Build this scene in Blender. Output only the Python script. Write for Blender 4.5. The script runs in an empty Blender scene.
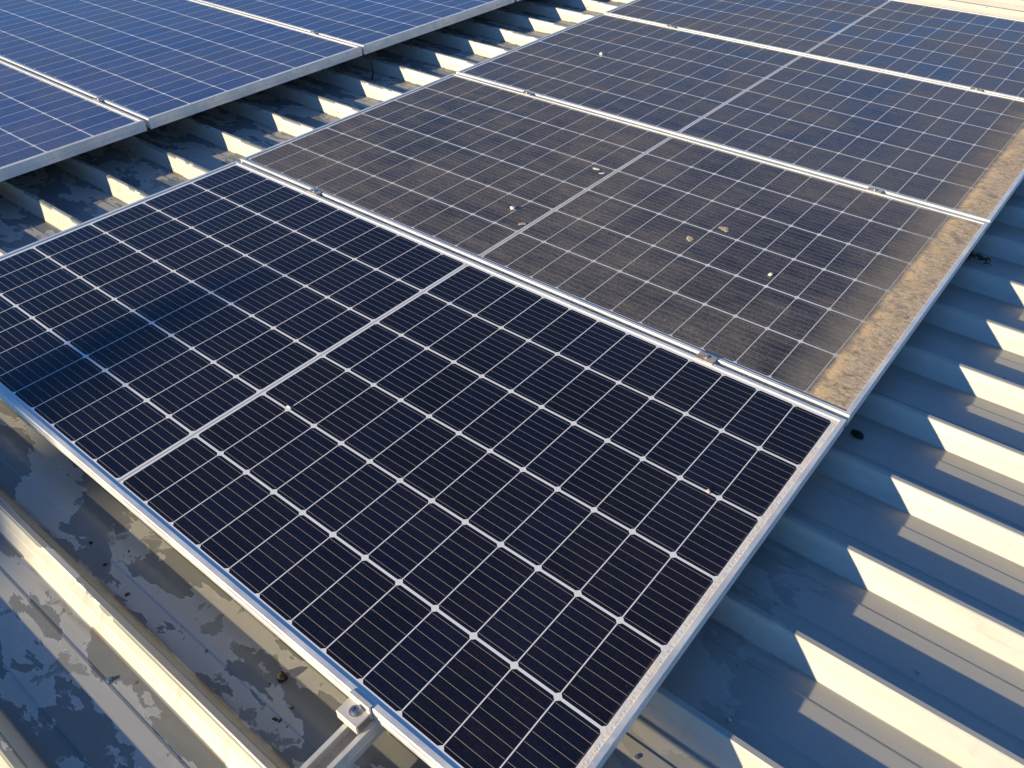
import bpy, bmesh, math, random
from mathutils import Matrix, Vector
random.seed(7)
scene = bpy.context.scene
col = scene.collection

# ------------------------------------------------------------------ camera
cam_d = bpy.data.cameras.new("camera")
cam = bpy.data.objects.new("camera", cam_d)
col.objects.link(cam)
RIGHT = Vector((0.7795859897306201, 0.6262621980837196, -0.006429919678927892))
DOWN = Vector((0.39470133188901424, -0.49925294891327, -0.7713347856841685))
FWD = Vector((-0.48626797470198235, 0.598783894450036, -0.6363971279998681))
M = Matrix((RIGHT, -DOWN, -FWD)).transposed().to_4x4()
M.translation = Vector((1.26186, -0.86681, 1.11983))
cam.matrix_world = M
cam_d.sensor_width = 36.0
cam_d.lens = 812.28 / 1024 * 36
cam_d.clip_start = 0.02
cam_d.clip_end = 2000
scene.camera = cam

# ------------------------------------------------------------------ light
SUN_D = Vector((1.36, 2.87, -1.0)).normalized()          # direction the sunlight travels
EL = math.asin(-SUN_D.z)
AZ = math.atan2(-SUN_D.x, -SUN_D.y)                       # clockwise from +Y
world = bpy.data.worlds.new("World")
scene.world = world
world.use_nodes = True
wn = world.node_tree.nodes
wl = world.node_tree.links
sky = wn.new("ShaderNodeTexSky")
sky.sky_type = 'NISHITA'
sky.sun_disc = False
sky.sun_elevation = EL
sky.sun_rotation = AZ
sky.altitude = 300
sky.air_density = 1.0
sky.dust_density = 0.0
sky.ozone_density = 8.0
wn["Background"].inputs[1].default_value = 0.092
wl.new(sky.outputs[0], wn["Background"].inputs[0])
sun_d = bpy.data.lights.new("sun", 'SUN')
sun_d.energy = 4.1
sun_d.angle = math.radians(0.5)
sun_d.color = (1.0, 0.83, 0.54)
sun = bpy.data.objects.new("sun", sun_d)
sun.rotation_euler = SUN_D.to_track_quat('-Z', 'Y').to_euler()
col.objects.link(sun)
scene.view_settings.view_transform = 'Standard'
scene.view_settings.look = 'None'
scene.view_settings.gamma = 1.0
scene.view_settings.use_curve_mapping = False
scene.view_settings.exposure = 0.84


# ------------------------------------------------------------------ node helper
class NT:
    def __init__(self, name):
        self.m = bpy.data.materials.new(name)
        self.m.use_nodes = True
        self.t = self.m.node_tree
        self.b = self.t.nodes["Principled BSDF"]

    def put(self, sock, v):
        if isinstance(v, bpy.types.NodeSocket):
            self.t.links.new(v, sock)
        elif v is not None:
            if sock.type == 'RGBA' and len(v) == 3:
                v = (*v, 1)
            sock.default_value = v

    def m_(self, op, a, b=None, c=None, clamp=False):
        n = self.t.nodes.new("ShaderNodeMath")
        n.operation = op
        n.use_clamp = clamp
        for s, v in zip(n.inputs, (a, b, c)):
            self.put(s, v)
        return n.outputs[0]

    def add(self, a, b): return self.m_('ADD', a, b)
    def sub(self, a, b): return self.m_('SUBTRACT', a, b)
    def mul(self, a, b): return self.m_('MULTIPLY', a, b)
    def lt(self, a, b): return self.m_('LESS_THAN', a, b)
    def gt(self, a, b): return self.m_('GREATER_THAN', a, b)
    def absv(self, a): return self.m_('ABSOLUTE', a)
    def mx(self, a, b): return self.m_('MAXIMUM', a, b)
    def mn(self, a, b): return self.m_('MINIMUM', a, b)

    def ss(self, v, lo, hi, a=0.0, b=1.0):
        n = self.t.nodes.new("ShaderNodeMapRange")
        n.interpolation_type = 'SMOOTHSTEP'
        for s, x in zip(n.inputs[:5], (v, lo, hi, a, b)):
            self.put(s, x)
        return n.outputs[0]

    def mix(self, f, a, b):
        n = self.t.nodes.new("ShaderNodeMix")
        n.data_type = 'RGBA'
        self.put(n.inputs[0], f)
        self.put(n.inputs[6], a)
        self.put(n.inputs[7], b)
        return n.outputs[2]

    def mixf(self, f, a, b):
        n = self.t.nodes.new("ShaderNodeMix")
        self.put(n.inputs[0], f)
        self.put(n.inputs[2], a)
        self.put(n.inputs[3], b)
        return n.outputs[0]

    def coord(self, which="Object"):
        return self.t.nodes.new("ShaderNodeTexCoord").outputs[which]

    def pos(self):
        return self.t.nodes.new("ShaderNodeNewGeometry").outputs["Position"]

    def sep(self, v):
        n = self.t.nodes.new("ShaderNodeSeparateXYZ")
        self.put(n.inputs[0], v)
        return n.outputs

    def scale(self, v, s):
        n = self.t.nodes.new("ShaderNodeVectorMath")
        n.operation = 'MULTIPLY'
        self.put(n.inputs[0], v)
        n.inputs[1].default_value = s
        return n.outputs[0]

    def noise(self, v, scale, detail=4, rough=.55, dist=0.0, out=0):
        n = self.t.nodes.new("ShaderNodeTexNoise")
        self.put(n.inputs["Vector"], v)
        n.inputs["Scale"].default_value = scale
        n.inputs["Detail"].default_value = detail
        n.inputs["Roughness"].default_value = rough
        n.inputs["Distortion"].default_value = dist
        return n.outputs[out]

    def voro(self, v, scale):
        n = self.t.nodes.new("ShaderNodeTexVoronoi")
        self.put(n.inputs["Vector"], v)
        n.inputs["Scale"].default_value = scale
        return n.outputs["Distance"], n.outputs["Color"]

    def attr(self, name):
        n = self.t.nodes.new("ShaderNodeAttribute")
        n.attribute_type = 'OBJECT'
        n.attribute_name = name
        return n.outputs["Fac"]

    def bump(self, h, strength, dist):
        n = self.t.nodes.new("ShaderNodeBump")
        n.inputs["Strength"].default_value = strength
        n.inputs["Distance"].default_value = dist
        self.put(n.inputs["Height"], h)
        self.t.links.new(n.outputs[0], self.b.inputs["Normal"])

    def set(self, **k):
        names = dict(color="Base Color", metal="Metallic", rough="Roughness", spec="Specular IOR Level",
                     coat="Coat Weight", coatr="Coat Roughness", alpha="Alpha")
        for a, v in k.items():
            self.put(self.b.inputs[names[a]], v)
        return self


# rib crest and pan heights below the panel face, rib spacing
CR, PAN, PITCH = -0.086, -0.132, 0.2345


# ------------------------------------------------------------------ materials
def mat_roof():
    n = NT("galvanized_sheet")
    p = n.pos()
    x, y, z = n.sep(p)
    streak = n.noise(n.scale(p, (1.2, 14, 8)), 1.6, 5, .6)
    cloud = n.noise(p, 3.0, 5, .6)
    fine = n.noise(p, 55, 5, .7)
    base = n.mix(streak, (.49, .468, .40), (.575, .552, .48))
    base = n.mix(n.ss(cloud, .35, .7, 0, .35), base, (.44, .435, .40))
    base = n.mix(n.ss(fine, .45, .75, 0, .22), base, (.40, .385, .34))
    # where rain water has dried or still stands: near edge, and in the lane between the arrays
    front = n.mul(n.ss(x, 1.0, .78), n.ss(y, -.12, -.3))
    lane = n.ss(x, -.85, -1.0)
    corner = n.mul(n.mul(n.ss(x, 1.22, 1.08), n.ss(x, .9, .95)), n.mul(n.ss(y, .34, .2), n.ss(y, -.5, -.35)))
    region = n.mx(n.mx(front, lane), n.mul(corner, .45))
    w1 = n.noise(n.scale(p, (.72, 1.7, 1)), 7.5, 9, .58, .35)
    solid = n.mx(n.lt(z, PAN + .0035), n.mul(n.gt(z, CR - .006), .9))
    wet = n.mul(n.ss(w1, n.sub(.545, n.mul(region, .045)), n.sub(.553, n.mul(region, .045))), n.mul(region, solid))
    rim = n.mul(n.mul(n.ss(w1, .475, .492), n.ss(w1, .506, .492)), n.mul(region, solid))
    w2 = n.noise(p, 14, 6, .6, .2)
    wet2 = n.mul(n.mul(n.ss(w2, .60, .612), n.mul(region, solid)), .8)
    wet = n.mx(wet, wet2)
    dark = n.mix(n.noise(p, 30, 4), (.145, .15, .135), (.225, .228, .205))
    dark = n.mix(lane, dark, (.15, .17, .18))  # wet patches tinted bluer in the lane, sky reflection put into their colour
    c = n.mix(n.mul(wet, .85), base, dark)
    c = n.mix(n.mul(rim, .35), c, (.66, .64, .58))
    # grime collected along the foot of every rib
    per = n.m_('FLOORED_MODULO', n.add(y, -.019), .2345)
    foot = n.mx(n.ss(n.absv(n.sub(per, .231)), .016, .0), n.ss(n.absv(n.sub(per, .060)), .012, .0))
    foot = n.mul(n.mul(foot, n.ss(n.noise(n.scale(p, (3, 20, 1)), 3, 5), .38, .62)), n.mx(n.mul(region, .75), .22))
    c = n.mix(foot, c, (.27, .21, .14))
    drip = n.noise(n.scale(p, (60, 1.0, 5)), 1.0, 4, .6)
    fm = n.mul(n.gt(z, PAN + .004), n.lt(z, CR - .004))
    dr = n.mul(n.mul(n.ss(drip, .58, .66), fm), n.mul(region, .35))
    c = n.mix(dr, c, (.30, .285, .22))
    scuff = n.mul(n.ss(n.noise(n.scale(p, (1, 2.2, 1)), 7, 5, .62, .4), .66, .74), .32)
    c = n.mix(scuff, c, (.72, .70, .64))
    c = n.mix(n.mul(n.ss(n.noise(n.scale(p, (.8, 5, 1)), 3.2, 6, .65), .60, .72), .30), c, (.34, .31, .25))
    # scattered specks
    d, cc = n.voro(p, 26)
    sp = n.mul(n.lt(d, .09), n.gt(n.sep(cc)[0], n.sub(.965, n.mul(region, .09))))
    c = n.mix(n.mul(sp, .8), c, (.10, .085, .06))
    rough = n.mixf(wet, n.ss(fine, .2, .8, .36, .50), .22)
    n.set(color=c, rough=rough, metal=n.mixf(wet, .35, .12), spec=.5)
    n.bump(n.add(n.mul(fine, .35), n.noise(n.scale(p, (1, 6, 1)), 9, 3)), .10, .002)
    return n.m


def mat_alu(name, color, rough, dirt, metal=.6):
    n = NT(name)
    p = n.pos()
    f = n.noise(p, 40, 6, .65)
    s = n.noise(p, 6, 5, .6)
    f2 = n.noise(n.scale(p, (1, 1, 1)), 220, 3, .6)
    c = n.mix(n.mul(n.ss(f, .45, .75), dirt), color, (.45, .38, .28))
    c = n.mix(n.mul(n.ss(s, .5, .7), dirt * .6), c, (.52, .46, .36))
    c = n.mix(n.mul(n.ss(f2, .6, .75), dirt * .5), c, (.3, .25, .18))
    md = n.mul(n.mx(n.ss(s, .42, .62), n.ss(f, .48, .7)), min(1, dirt * 3.2))
    n.set(color=c, metal=n.mixf(md, metal, .05), rough=n.ss(f, .2, .8, rough - .05, rough + .1))
    n.bump(f2, .04, .001)
    return n.m


def mat_plain(name, a, b, scale, metal, rough, bump=.1, dist=.002):
    n = NT(name)
    p = n.coord("Object")
    f = n.noise(p, scale, 6, .6)
    n.set(color=n.mix(n.ss(f, .3, .7), a, b), metal=metal, rough=rough)
    n.bump(f, bump, dist)
    return n.m


PX, PY, CG = 82.47, 168.0, 11.95          # cell pitch and middle gap in millimetres


def mat_glass():
    n = NT("cells_under_glass")
    o = n.coord("Object")
    p = n.pos()
    ox, oy, oz = n.sep(n.scale(o, (1000, 1000, 1000)))
    ax = n.sub(n.absv(ox), CG / 2)
    fx = n.sub(n.m_('FLOORED_MODULO', ax, PX), PX / 2)
    fy = n.sub(n.m_('FLOORED_MODULO', n.add(oy, 3 * PY), PY), PY / 2)
    inx = n.mul(n.gt(ax, 0.0), n.lt(ax, 12 * PX))
    iny = n.lt(n.absv(oy), 3 * PY)
    dx = n.sub(PX / 2 - 1.05, n.absv(fx))
    dy = n.sub(PY / 2 - 2.5, n.absv(fy))
    cham = n.sub(n.add(dx, dy), 5.2)
    cell = n.mul(n.mul(n.gt(dx, 0), n.gt(dy, 0)), n.gt(cham, 0))
    cell = n.mul(cell, n.mul(inx, iny))
    mid = n.mul(n.mul(n.lt(n.absv(ox), 9.0), n.gt(n.absv(ox), 2.2)), n.mul(n.gt(n.attr('blue'), .9), n.gt(dy, 0)))
    cell = n.mx(cell, mid)
    bus = n.lt(n.absv(n.sub(n.m_('FLOORED_MODULO', n.add(oy, 3 * PY), PY / 9), PY / 18)), .30)
    blue = n.attr('blue')
    bus = n.mul(n.mul(bus, n.sub(1.0, n.mul(n.gt(blue, .9), .8))), n.mul(cell, n.gt(dx, 1.5)))
    fing = n.m_('SINE', n.mul(ox, 2 * math.pi / 1.6))
    # per-cell shade difference
    ci = n.m_('FLOOR', n.m_('DIVIDE', ox, PX))
    cj = n.m_('FLOOR', n.m_('DIVIDE', oy, PY))
    wnz = n.t.nodes.new("ShaderNodeTexWhiteNoise")
    cmb = n.t.nodes.new("ShaderNodeCombineXYZ")
    n.put(cmb.inputs[0], ci)
    n.put(cmb.inputs[1], cj)
    n.put(cmb.inputs[2], n.t.nodes.new("ShaderNodeObjectInfo").outputs["Random"])
    n.put(wnz.inputs["Vector"], cmb.outputs[0])
    rnd = wnz.outputs["Value"]
    cellc = n.mix(rnd, (.0020, .0030, .011), (.0032, .0050, .020))
    cellc = n.mix(n.attr('blue'), cellc, n.mix(rnd, (.024, .060, .19), (.034, .076, .235)))
    cellc = n.mix(n.mul(n.ss(fing, .2, 1.0), .10), cellc, (.03, .03, .04))
    back = n.mix(n.noise(p, 20, 4), (.80, .80, .79), (.87, .87, .86))
    rib = n.mul(n.lt(n.absv(ox), 2.3), iny)
    back = n.mix(rib, back, (.42, .43, .46))
    c = n.mix(cell, back, cellc)
    c = n.mix(bus, c, (.52, .42, .32))
    # --- dust, soot and washed streaks lying on the glass
    dust = n.attr("dust")
    
    edge = n.attr("edge_dirt")
    big = n.noise(n.scale(p, (1, .8, 1)), 1.7, 5, .6, .3)
    med = n.noise(n.scale(p, (1.0, 2.2, 1)), 7, 7, .65, .3)
    spk = n.noise(p, 260, 3, .7)
    run = n.noise(n.scale(p, (1.6, 26, 1)), 1.0, 6, .6, .15)
    f = n.add(n.add(n.mul(n.ss(big, .33, .60), .42), n.mul(n.ss(med, .35, .7), .30)), n.ss(run, .3, .7, .12, .38))
    f = n.mul(n.mul(f, n.ss(spk, .3, .7, .45, 1.5)), n.mul(dust, .37))
    # light droplet marks and bird spots
    d1, c1 = n.voro(n.scale(p, (1, 1, 0)), 6.0)
    sel = n.gt(n.sep(c1)[0], .62)
    wob = n.mul(n.sub(n.noise(p, 60, 4, .6), .5), .10)
    spot = n.mul(n.ss(n.add(d1, wob), n.m_('MULTIPLY_ADD', n.sep(c1)[1], .055, .005), 0.0), sel)
    d2, c2 = n.voro(n.scale(p, (1, 1, 0)), 33.0)
    spot2 = n.mul(n.ss(d2, n.m_('MULTIPLY_ADD', n.sep(c2)[1], .10, .03), .0), n.gt(n.sep(c2)[0], .84))
    d3, c3 = n.voro(n.scale(p, (1, 1, 0)), 62.0)
    spot3 = n.mul(n.ss(d3, n.m_('MULTIPLY_ADD', n.sep(c3)[1], .12, .05), .03), n.gt(n.sep(c3)[0], .80))
    spot2 = n.mx(spot2, n.mul(spot3, .8))
    spots = n.mul(n.m_('MINIMUM', n.add(n.mul(spot, .85), n.mul(spot2, .65)), 1.0), n.m_('MINIMUM', n.mul(dust, 1.1), 1.0))
    # mud band along the low edge
    lim = n.sub(1007.0, n.mul(edge, 1000))
    en = n.mul(n.sub(n.noise(p, 12, 8, .7), .50), n.mul(edge, 380))
    bandd = n.sub(ox, n.mx(n.sub(lim, 3.0), n.add(n.add(lim, 4.0), en)))
    crust = n.noise(n.scale(p, (1.0, 1.5, 1)), 60, 9, .78, .2)
    band = n.mul(n.ss(bandd, -5, 16), n.ss(crust, .25, .48, .62, .97))
    band = n.mul(band, n.ss(n.noise(p, 15, 6, .66), .32, .50, .35, 1.0))
    band = n.mul(band, n.mixf(cell, .84, 1.0))
    band = n.mul(band, n.mx(n.ss(edge, .02, .05), n.ss(n.noise(p, 170, 5, .7), .40, .55, .15, 1.0)))
    haze = n.mul(n.ss(bandd, -110, 0, 0, .28), n.mul(n.ss(edge, .02, .08), dust))
    # dust held along the other frame edges
    ey = n.mul(n.ss(n.absv(oy), 499, 511), n.mul(.45, n.mn(dust, 1.0)))
    f = n.mn(n.add(n.add(f, haze), ey), .85)
    dustc = n.mix(n.noise(p, 5, 4), (.275, .240, .208), (.335, .292, .248))
    c = n.mix(f, c, dustc)
    c = n.mix(n.mul(spots, .8), c, (.50, .43, .33))
    mud = n.mix(n.ss(crust, .3, .7), (.38, .285, .18), (.80, .61, .39))
    mud = n.mix(n.ss(n.noise(p, 130, 4, .7), .60, .70), mud, (.22, .16, .10))
    mud = n.mix(n.ss(n.noise(p, 18, 5, .6), .5, .7, 0, .5), mud, (.68, .55, .41))
    scr = n.ss(n.absv(n.sub(n.noise(p, 26, 3, .55, 1.2), .5)), .022, .004)
    scr = n.mul(scr, n.ss(n.noise(p, 9, 3), .45, .6))
    mud = n.mix(n.mul(n.ss(bandd, 60, 12), n.ss(n.noise(p, 22, 5, .65), .42, .58)), mud, (.86, .60, .32))
    mud = n.mix(n.mul(scr, .75), mud, (.20, .145, .10))
    c = n.mix(band, c, mud)
    cover = n.mx(n.mx(n.mn(n.mul(f, 1.6), 1.0), spots), band)
    n.set(color=c, rough=n.mixf(cover, .06, .75), spec=n.mixf(cover, .42, .12))
    n.bump(n.add(n.mul(band, n.mul(crust, 1.0)), n.mul(f, n.mul(spk, .12))), .55, .004)
    return n.m


def mat_ground():
    n = NT("dry_grass")
    p = n.pos()
    a = n.noise(p, .15, 6, .6)
    b = n.noise(p, 3, 6, .7)
    n.set(color=n.mix(n.ss(a, .35, .65), n.mix(b, (.06, .085, .03), (.11, .12, .05)), n.mix(b, (.12, .10, .06), (.18, .15, .09))), rough=.95)
    return n.m


MAT = dict(
    roof=mat_roof(),
    frame=mat_alu("anodised_frame", (.84, .83, .80), .34, .24, .50),
    rail=mat_alu("mill_rail", (.66, .65, .62), .34, .55),
    clamp=mat_alu("clamp_aluminium", (.66, .62, .56), .42, .45, .35),
    rust=mat_plain("weathered_clamp", (.42, .30, .21), (.62, .52, .42), 90, .4, .5),
    dull=mat_alu("dull_clamp", (.40, .38, .34), .45, .5, .5),
    bolt=mat_plain("stainless_bolt", (.55, .54, .52), (.68, .67, .65), 120, .9, .3),
    glass=mat_glass(),
    back=mat_plain("white_backsheet", (.70, .70, .69), (.76, .76, .75), 8, 0, .6),
    wall=mat_plain("painted_wall", (.50, .47, .41), (.56, .53, .47), 3, 0, .8),
    ground=mat_ground(),
    black=mat_plain("black_plastic", (.012, .012, .013), (.03, .028, .026), 80, 0, .5),
    mud=mat_plain("dried_mud", (.36, .28, .19), (.60, .48, .34), 160, 0, .9, .6, .004),
    lump=mat_plain("dark_litter", (.018, .014, .011), (.06, .045, .03), 120, 0, .8, .6, .004),
    chalk=mat_plain("chalky_dropping", (.62, .58, .50), (.80, .78, .72), 150, 0, .85, .5, .003),
    leaf=mat_plain("dead_leaf", (.05, .028, .016), (.14, .075, .035), 60, 0, .75, .5, .003),
    bark=mat_plain("bark", (.07, .05, .035), (.16, .12, .085), 9, 0, .9, .7, .03),
)


# ------------------------------------------------------------------ object helpers
def mesh_obj(name, bm, mat, parent=None, loc=None, smooth=False):
    me = bpy.data.meshes.new(name)
    bm.normal_update()
    bm.to_mesh(me)
    bm.free()
    if smooth:
        for f in me.polygons:
            f.use_smooth = True
    me.materials.append(mat)
    o = bpy.data.objects.new(name, me)
    col.objects.link(o)
    if parent is not None:
        o.parent = parent
    if loc is not None:
        o.location = loc
    return o


def thing(name, label, cat, loc=(0, 0, 0), rz=0.0, group=None):
    o = bpy.data.objects.new(name, None)
    o.empty_display_size = .05
    o.location = loc
    o.rotation_euler = (0, 0, rz)
    col.objects.link(o)
    return tag(o, label, cat, group)


def tag(o, label, cat, group=None):
    o["label"] = label
    o["category"] = cat
    if group:
        o["group"] = group
    return o


def copy_tree(o, parent=None):
    c = o.copy()
    col.objects.link(c)
    if parent is not None:
        c.parent = parent
    for ch in list(o.children):
        copy_tree(ch, c)
    return c


def box(bm, x0, x1, y0, y1, z0, z1, bev=0.0):
    r = bmesh.ops.create_cube(bm, size=1)
    vs = r['verts']
    for v in vs:
        v.co = Vector((x0 + (v.co.x + .5) * (x1 - x0), y0 + (v.co.y + .5) * (y1 - y0), z0 + (v.co.z + .5) * (z1 - z0)))
    if bev:
        es = list({e for v in vs for e in v.link_edges})
        bmesh.ops.bevel(bm, geom=es, offset=bev, segments=2, affect='EDGES', profile=.5)


def cyl(bm, r0, r1, z0, z1, seg=12, cx=0, cy=0):
    r = bmesh.ops.create_cone(bm, cap_ends=True, segments=seg, radius1=r0, radius2=r1, depth=z1 - z0)
    for v in r['verts']:
        v.co += Vector((cx, cy, (z0 + z1) / 2))


def extrude_profile(bm, pts, y0, y1, closed=True):
    """profile pts (x,z) swept along y"""
    a = [bm.verts.new((x, y0, z)) for x, z in pts]
    b = [bm.verts.new((x, y1, z)) for x, z in pts]
    n = len(pts)
    for i in range(n if closed else n - 1):
        j = (i + 1) % n
        bm.faces.new((a[i], a[j], b[j], b[i]))
    if closed:
        bm.faces.new(a[::-1])
        bm.faces.new(b)
    bmesh.ops.recalc_face_normals(bm, faces=bm.faces)


# ------------------------------------------------------------------ ground and building
GZ = -4.6
bm = bmesh.new()
bmesh.ops.create_grid(bm, x_segments=2, y_segments=2, size=600)
g = mesh_obj("ground", bm, MAT['ground'], loc=(0, 0, GZ))
g["kind"] = "structure"

X0, X1 = -7.5, 4.2
building = thing("building", "building under a pale ribbed galvanized metal roof that carries all the solar panels", "building", (0, 0, GZ))


def roof_profile():
    k0, k1 = -8, 33
    pts = []
    for k in range(k0, k1):
        b = .019 + PITCH * k
        for dy, dz in ((-.0440, .0020), (-.040, .0), (-.003, 0), (-.0008, .0008), (.0125, .0218), (.0133, .0227), (.0250, .0440), (.0270, .0460),
                       (.0365, .0460), (.0385, .0440), (.0580, .0008), (.0600, 0), (.099, 0), (.1025, .0020)):
            pts.append((b + dy, PAN + dz))
    return pts


RP = roof_profile()
bm = bmesh.new()
NX = 60
rows = []
for i in range(NX + 1):
    x = X0 + (X1 - X0) * i / NX
    rows.append([bm.verts.new((x, y, z - GZ)) for y, z in RP])
for a, b in zip(rows, rows[1:]):
    for i in range(len(RP) - 1):
        bm.faces.new((a[i], b[i], b[i + 1], a[i + 1]))
ext = bmesh.ops.extrude_face_region(bm, geom=list(bm.faces))
for v in [e for e in ext['geom'] if isinstance(e, bmesh.types.BMVert)]:
    v.co.z -= .0012
bmesh.ops.recalc_face_normals(bm, faces=bm.faces)
roof = mesh_obj("roof", bm, MAT['roof'], building)
YA, YB = RP[0][0], RP[-1][0]
bm = bmesh.new()
box(bm, X0 + .25, X1 - .25, YA + .25, YB - .25, 0, PAN - .02 - GZ)
mesh_obj("wall", bm, MAT['wall'], building)


def screw(x, y, z):
    bm = bmesh.new()
    cyl(bm, .0060, .0060, 0, .0012, 20)
    cyl(bm, .0040, .0036, .0011, .0048, 6)
    o = mesh_obj("screw", bm, MAT['bolt'], roof, loc=(x, y, z - GZ))
    return o


s0 = screw(.264, -.7225, PAN)
for x, y, z in ((1.028, -.281, PAN), (1.320, .1395, PAN)):
    c = s0.copy()
    col.objects.link(c)
    c.parent = roof
    c.location = (x, y, z - GZ)


# ------------------------------------------------------------------ solar panels
HX, HY = 1.0165, .5212                      # half outer size of a panel
FH = .029


def panel_frame_bm():
    prof = [(0, -FH), (0, -.0180), (.0008, -.0174), (.0008, -.0156), (0, -.0150), (0, -.0004), (.0009, .0008), (.0098, .0008), (.0105, .0002),
            (.0105, -.0062), (.003, -.0070), (.003, -.0265), (.026, -.0270), (.026, -FH)]
    bm = bmesh.new()
    rings = []
    for ins, z in prof:
        hx, hy = HX - ins, HY - ins
        rings.append([bm.verts.new((sx * hx, sy * hy, z)) for sx, sy in ((-1, -1), (1, -1), (1, 1), (-1, 1))])
    n = len(rings)
    for i in range(n):
        a, b = rings[i], rings[(i + 1) % n]
        for k in range(4):
            l = (k + 1) % 4
            bm.faces.new((a[k], a[l], b[l], b[k]))
    bmesh.ops.recalc_face_normals(bm, faces=bm.faces)
    return bm


def make_panel():
    r = thing("solar_panel", "x", "solar panel")
    mesh_obj("frame", panel_frame_bm(), MAT['frame'], r)
    bm = bmesh.new()
    box(bm, -HX + .0104, HX - .0104, -HY + .0104, HY - .0104, -.0050, -.0018)
    mesh_obj("glass", bm, MAT['glass'], r)
    bm = bmesh.new()
    box(bm, -HX + .0108, HX - .0108, -HY + .0108, HY - .0108, -.0058, -.0052)
    mesh_obj("backsheet", bm, MAT['back'], r)
    for x in (-.25, 0, .25):
        bm = bmesh.new()
        box(bm, -.05, .05, -.03, .03, -.022, -.0060, .004)
        mesh_obj("junction_box", bm, MAT['black'], r, loc=(x, 0, 0))
    return r


G1 = "four landscape panels of the nearer array"
G2 = "landscape panels of the farther array"
SX2 = 1.0370
PANELS = [  # x, y, sx, sy, dust, edge, label, group
    (0, 0, 1, 1, .09, .017, "cleanest solar panel, nearest the camera, dark navy cells with crisp white grid lines", G1),
    (0, 1.058, 1, 1, 1.42, .094, "brown dusty solar panel right behind the clean one, mud band along its right end", G1),
    (0, 2.127, 1, 1.019, 1.2, .094, "dusty solar panel third from the front in the long row, mud band at right", G1),
    (0, 3.209, 1, 1.030, 1.35, .060, "farthest solar panel of the long row, beside bare sunlit roof at top right", G1),
    (-1.562 - HX * SX2, .005, SX2, 1, .72, .020, "blue solar panel at the far left edge, lowest of its array beyond the roof lane", G2),
    (-1.562 - HX * SX2, 1.064, SX2, 1, .62, .012, "blue solar panel between two others in the array at top left", G2),
    (-1.562 - HX * SX2, 2.127, SX2, 1.015, .55, .012, "blue solar panel at the top edge of the picture, end frame over the roof lane", G2),
    (-1.562 - HX * SX2, 3.205, SX2, 1.015, .55, .012, "farthest panel of the upper left array, just outside the picture", G2),
]
proto = make_panel()
for i, (x, y, sx, sy, du, ed, lab, grp) in enumerate(PANELS):
    o = proto if i == 0 else copy_tree(proto)
    o.location = (x, y, 0)
    o.scale = (sx, sy, 1.25 if grp == G2 else 1)
    tag(o, lab, "solar panel", grp)
    for ch in o.children:
        if ch.name.startswith("glass"):
            ch["dust"] = du
            ch["edge_dirt"] = ed
            ch["blue"] = 1.0 if grp == G2 else (0.0 if i == 0 else 0.09 * (i - 1))


# ------------------------------------------------------------------ mounting rails
RW, RZ0, RZ1 = .0185, -FH - .0404, -FH - .0004


def rail_bm(y0, y1):
    w, t, lip = RW, .0028, .0075
    z0, z1 = RZ0, RZ1
    pts = [(-w, z0), (w, z0), (w, z0 + .014), (w - .0012, z0 + .015), (w - .0012, z0 + .019), (w, z0 + .020), (w, z1), (w - lip, z1), (w - lip, z1 - .005), (w - t, z1 - .005), (w - t, z0 + .010),
           (-w + t, z0 + .010), (-w + t, z1 - .005), (-w + lip, z1 - .005), (-w + lip, z1), (-w, z1), (-w, z0 + .020), (-w + .0012, z0 + .019), (-w + .0012, z0 + .015), (-w, z0 + .014)]
    bm = bmesh.new()
    extrude_profile(bm, pts, y0, y1)
    return bm


for x, y0, y1, lab in ((.701, -.83, 3.80, "silver channel rail running out under the front end clamp of the clean panel"),
                       (-.640, -.62, 3.80, "channel rail under the left part of the long row, hidden by its panels"),
                       (-1.885, -.62, 3.79, "channel rail under the front part of the upper left array"),
                       (-3.300, -.62, 3.80, "channel rail under the back part of the upper left array")):
    ro = tag(mesh_obj("mounting_rail", rail_bm(y0, y1), MAT['rail'], loc=(x, 0, 0)), lab, "rail", "mounting rails")
    for k in range(-2, 16, 3):
        bm = bmesh.new()
        yc = .019 + PITCH * k + .0315
        box(bm, -.022, .022, yc - .020, yc + .020, CR + .0006, RZ0 - .0003, .001)
        mesh_obj("foot", bm, MAT['clamp'], ro)


# ------------------------------------------------------------------ clamps
def bolt_bm(r, h):
    bm = bmesh.new()
    cyl(bm, r, r, 0, h, 24)
    bmesh.ops.bevel(bm, geom=[e for e in bm.edges if abs(e.verts[0].co.z - h) < 1e-5 and abs(e.verts[1].co.z - h) < 1e-5], offset=.001, segments=2, affect='EDGES')
    top = max(bm.faces, key=lambda f: f.calc_center_median().z)
    r1 = bmesh.ops.inset_region(bm, faces=[top], thickness=r * .38)
    ex = bmesh.ops.extrude_face_region(bm, geom=[top])
    for v in [e for e in ex['geom'] if isinstance(e, bmesh.types.BMVert)]:
        v.co.z -= h * .55
    bmesh.ops.delete(bm, geom=[top], context='FACES')
    return bm


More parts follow.
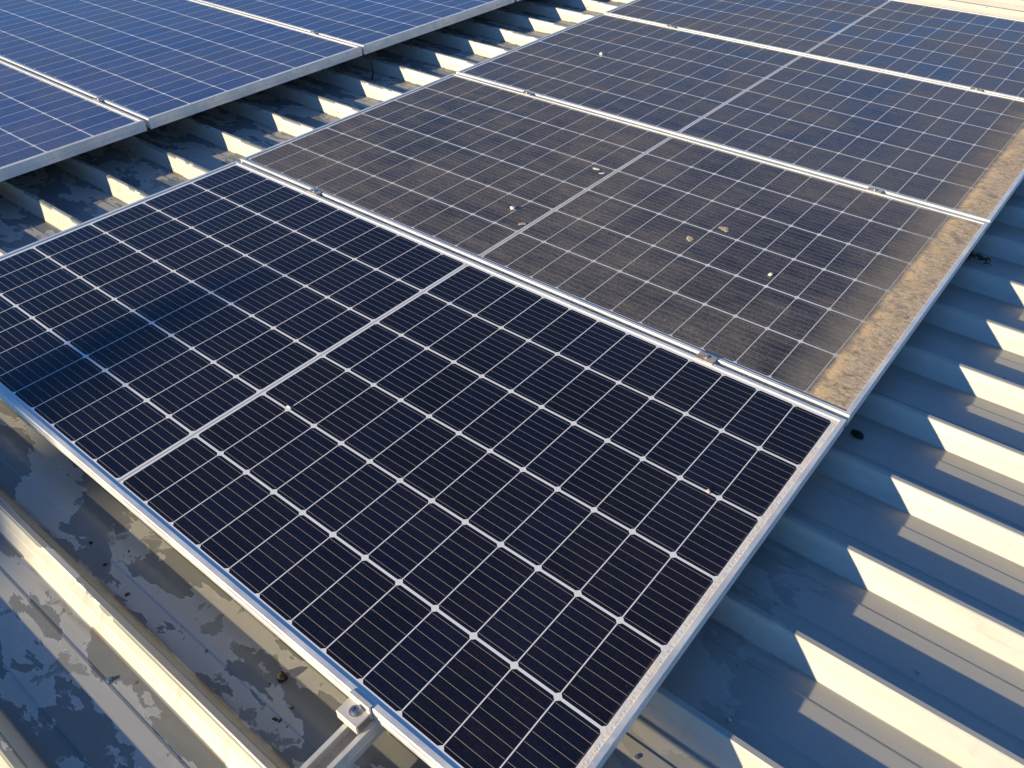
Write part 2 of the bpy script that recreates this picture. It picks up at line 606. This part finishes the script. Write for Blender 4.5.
def end_clamp():
    t = thing("end_clamp", "cast aluminium end clamp with socket bolt gripping the front frame of the clean panel", "clamp", (.690, -.5217, 0), 0)
    pts = [(.004, .0032), (.004, .0012), (-.0006, .0012), (-.0006, -.0285), (-.0036, -.0285), (-.0036, -.0130), (-.0285, -.0130), (-.0285, -.0285),
           (-.0320, -.0285), (-.0320, -.0090), (-.0040, -.0090), (-.0040, .0032)]
    bm = bmesh.new()
    w = .0215
    a = [bm.verts.new((-w, y, z)) for y, z in pts]
    b = [bm.verts.new((w, y, z)) for y, z in pts]
    n = len(pts)
    for i in range(n):
        j = (i + 1) % n
        bm.faces.new((a[i], a[j], b[j], b[i]))
    bm.faces.new(a[::-1])
    bm.faces.new(b)
    bmesh.ops.recalc_face_normals(bm, faces=bm.faces)
    bmesh.ops.bevel(bm, geom=list(bm.edges), offset=.0005, segments=1, affect='EDGES')
    mesh_obj("body", bm, MAT['clamp'], t)
    mesh_obj("bolt", bolt_bm(.0064, .0075), MAT['bolt'], t, loc=(.002, -.0150, -.0088))
    bm = bmesh.new()
    cyl(bm, .0095, .0095, 0, .0014, 24)
    mesh_obj("washer", bm, MAT['bolt'], t, loc=(.002, -.0150, -.0091))


end_clamp()


def mid_clamp(mat):
    t = thing("mid_clamp", "x", "clamp")
    bm = bmesh.new()
    w = .0150 if mat == 'rust' else .0115
    box(bm, -.022, .022, -w, w, .0012, .0030, .0006)
    box(bm, -.022, .022, -.0062, .0062, -.028, .0013)
    mesh_obj("body", bm, MAT[mat], t)
    mesh_obj("bolt", bolt_bm(.0052, .0030), MAT['bolt'], t, loc=(0, 0, .0029))
    return t


seams1 = [(.5285, "behind the clean front panel"), (1.5815, "behind the brown dusty panel"), (2.662, "behind the third panel of the row")]
seams2 = [(.5355, "between the lower two panels of the upper left array"), (1.592, "between the upper panels of the upper left array")]
rusty = mid_clamp('rust')
mid = None
for xs, seams in ((((.692, "rusty mid clamp on the right part of the seam "),), seams1[:1]), (((.692, "right-hand mid clamp on the seam "),), seams1[1:]), (((-.640, "small left-hand mid clamp on the seam "),), seams1),
                  (((-1.885, "small mid clamp on the seam "),), seams2)):
    for x, pre in xs:
        for y, lab in seams:
            if pre.startswith("rusty"):
                o, rusty = rusty, None
            elif mid is None:
                o = mid = mid_clamp('dull')
            else:
                o = copy_tree(mid)
            o.location = (x, y, 0)
            tag(o, pre + lab, "clamp", "mid clamps holding neighbouring panels")


# ------------------------------------------------------------------ small litter on roof and panels
def blob(name, mat, size, loc, label, cat, group=None, seed=0, rz=0.0, rough=.3):
    rng = random.Random(seed)
    bm = bmesh.new()
    bmesh.ops.create_icosphere(bm, subdivisions=3, radius=1)
    ph = [rng.uniform(0, 6.28) for _ in range(6)]
    for v in bm.verts:
        c = v.co
        k = 1 + rough * (.5 * math.sin(3 * c.x + ph[0]) * math.cos(2.3 * c.y + ph[1]) + .35 * math.sin(5 * c.y + ph[2]) * math.sin(4 * c.z + ph[3]) + .2 * math.sin(9 * c.x + ph[4]))
        v.co = Vector((c.x * size[0] * k, c.y * size[1] * k, max(c.z, -.35) * size[2] * k))
    zmin = min(v.co.z for v in bm.verts)
    for v in bm.verts:
        v.co.z -= zmin
    o = mesh_obj(name, bm, mat, loc=loc, smooth=True)
    o.rotation_euler = (0, 0, rz)
    return tag(o, label, cat, group)


GT = -.0018   # top of the glass
blob("debris_lump", MAT['lump'], (.014, .009, .010), (1.026, .647, PAN), "dark oblong lump lying on the shaded roof pan by the seam's right end", "debris", seed=3, rz=-.3)
blob("seed_pod", MAT['lump'], (.010, .009, .010), (.490, -.537, PAN), "round dark seed on the wet grey roof pan in front of the clean panel", "debris", seed=4)
blob("pebble", MAT['chalk'], (.004, .003, .003), (1.112, -.135, PAN), "tiny pale pebble on the blue shaded pan right of the clean panel", "pebble", seed=5)
# measured positions (metres, on the glass) of the lumps seen in the photograph
LUMPS = [
    ("dropping", 'chalk', (-.098, .818), (.008, .006, .007), "pale dropping standing on the dusty panel left of its middle line"),
    ("mud_crumb", 'mud', (-.020, .765), (.010, .006, .002), "flat orange crumb beside the middle line of the brown dusty panel"),
    ("dropping", 'chalk', (.652, .945), (.006, .005, .005), "small white dropping on the right part of the brown dusty panel"),
    ("mud_splash", 'mud', (.395, .986), (.014, .009, .0007), "round tan mud splash in the middle of the brown dusty panel"),
    ("mud_splash", 'mud', (.445, 1.094), (.015, .011, .0005), "broad faint mud splash right of the middle of the brown dusty panel"),
    ("dropping", 'chalk', (-.058, 1.196), (.014, .007, .0010), "larger of two white smeared droppings touching the middle line of the brown dusty panel"),
    ("dropping", 'chalk', (-.026, 1.182), (.009, .005, .0009), "smaller of two white smeared droppings touching the middle line of the brown dusty panel"),
    ("dropping", 'chalk', (-.676, 2.146), (.012, .009, .006), "pale dropping at upper left of the third panel"),
    ("mud_crumb", 'mud', (.890, .170), (.006, .0035, .003), "tan crumb near the right edge of the clean panel"),
    ("dropping", 'chalk', (.085, -.162), (.006, .003, .0022), "small pale fleck on a white grid line of the clean panel"),
]
for i, (nm, mt, (x, y), sz, lab) in enumerate(LUMPS):
    blob(nm, MAT[mt], sz, (x, y, GT), lab, "droppings", "lumps stuck to the panels", seed=20 + i, rz=i * .7, rough=.62 if sz[2] < .0021 else .35)


def leaf_pile(loc, label):
    t = thing("leaf_litter", label, "leaves", loc)
    rng = random.Random(9)
    for k in range(46):
        bm = bmesh.new()
        L, W = rng.uniform(.009, .024), rng.uniform(.003, .0065)
        n = 6
        up, lo = [], []
        for i in range(n + 1):
            s = i / n
            w = W * math.sin(math.pi * min(max(s, .03), .97)) ** .8
            zc = .006 * math.sin(math.pi * s)
            up.append(bm.verts.new((L * (s - .5), w, zc + .002)))
            lo.append(bm.verts.new((L * (s - .5), -w, zc)))
        for i in range(n):
            bm.faces.new((up[i], lo[i], lo[i + 1], up[i + 1]))
        ex = bmesh.ops.extrude_face_region(bm, geom=list(bm.faces))
        for v in [e for e in ex['geom'] if isinstance(e, bmesh.types.BMVert)]:
            v.co.z -= .0005
        bmesh.ops.recalc_face_normals(bm, faces=bm.faces)
        o = mesh_obj("leaf", bm, MAT['leaf'], t, loc=(rng.gauss(0, .034), rng.gauss(0, .009), .001 + .0004 * k))
        o.rotation_euler = (rng.uniform(-.2, .2), rng.uniform(-.15, .15), rng.gauss(0, .5))


leaf_pile((.985, 1.600, PAN), "brown leaf litter caught in the roof pan under the dusty panel's right end")

rng = random.Random(31)
for k in range(26):
    x = rng.uniform(-.25, .75)
    y = rng.choice((-.82, -.80, -.76, -.73, -.60, -.58, -.55, -.53)) + rng.uniform(-.012, .012)
    s = rng.uniform(.0012, .0032)
    blob("grit", MAT[rng.choice(('lump', 'leaf', 'chalk'))], (s * rng.uniform(1, 1.8), s, s * .8), (x, y, PAN), "crumb of grit lying on the stained roof pan in front of the clean panel", "grit", "crumbs of grit on the front roof pans", seed=50 + k, rz=rng.uniform(0, 6))

# black cable end hanging below the seam of the upper left array
bm = bmesh.new()
path = [Vector((0, 0, -.030)), Vector((.004, .002, -.055)), Vector((.010, .001, -.080)), Vector((.012, -.004, -.105)), Vector((.008, -.010, PAN + .004))]
prev = None
for i, q in enumerate(path):
    ring = [bm.verts.new(q + Vector((math.cos(a) * .0042, math.sin(a) * .0042, 0))) for a in [j * math.pi / 4 for j in range(8)]]
    if prev:
        for j in range(8):
            bm.faces.new((prev[j], prev[(j + 1) % 8], ring[(j + 1) % 8], ring[j]))
    else:
        bm.faces.new(ring[::-1])
    prev = ring
bm.faces.new(prev)
tag(mesh_obj("cable", bm, MAT['black'], loc=(-1.520, 1.590, 0), smooth=True), "black cable end hanging into the roof lane below an array seam", "cable")

# ------------------------------------------------------------------ unseen trunk and limb, added to throw the soft bar of shade on the clean panel
# ---- made-up shade caster: limb set so its shadow lies along the clean panel
T = 4.3
tip = Vector((-.42, .12, 0)) - Vector((1.36, 2.87, -1)) * T
added_tree = thing("added_tree", "unseen bare trunk added beyond the roof to cast shade, one long limb reaching level", "added_tree", (tip.x - .15, tip.y - 1.9, GZ))


def limb(bm, pts):
    prev = None
    for q, r in pts:
        ring = [bm.verts.new(Vector(q) + Vector((math.cos(a), 0, math.sin(a))) * r if abs(pts[-1][0][1] - pts[0][0][1]) > abs(pts[-1][0][2] - pts[0][0][2])
                             else Vector(q) + Vector((math.cos(a), math.sin(a), 0)) * r) for a in [j * math.pi / 5 for j in range(10)]]
        if prev:
            for j in range(10):
                bm.faces.new((prev[j], prev[(j + 1) % 10], ring[(j + 1) % 10], ring[j]))
        prev = ring
    bm.faces.new(prev)


bm = bmesh.new()
limb(bm, [((0, 0, 0), .28), ((.03, .02, 2), .22), ((.06, .0, 5), .18), ((.10, .02, T - GZ - .5), .15), ((.12, .10, T - GZ - .12), .13)])
mesh_obj("trunk", bm, MAT['bark'], added_tree, smooth=True)
bm = bmesh.new()
limb(bm, [((.12, .02, T - GZ - .22), .12), ((.13, .5, T - GZ - .02), .105), ((.14, 1.1, T - GZ), .095), ((.12, 1.5, T - GZ + .01), .06), ((.15, 1.9, T - GZ), .025)])
mesh_obj("branch", bm, MAT['bark'], added_tree, smooth=True)
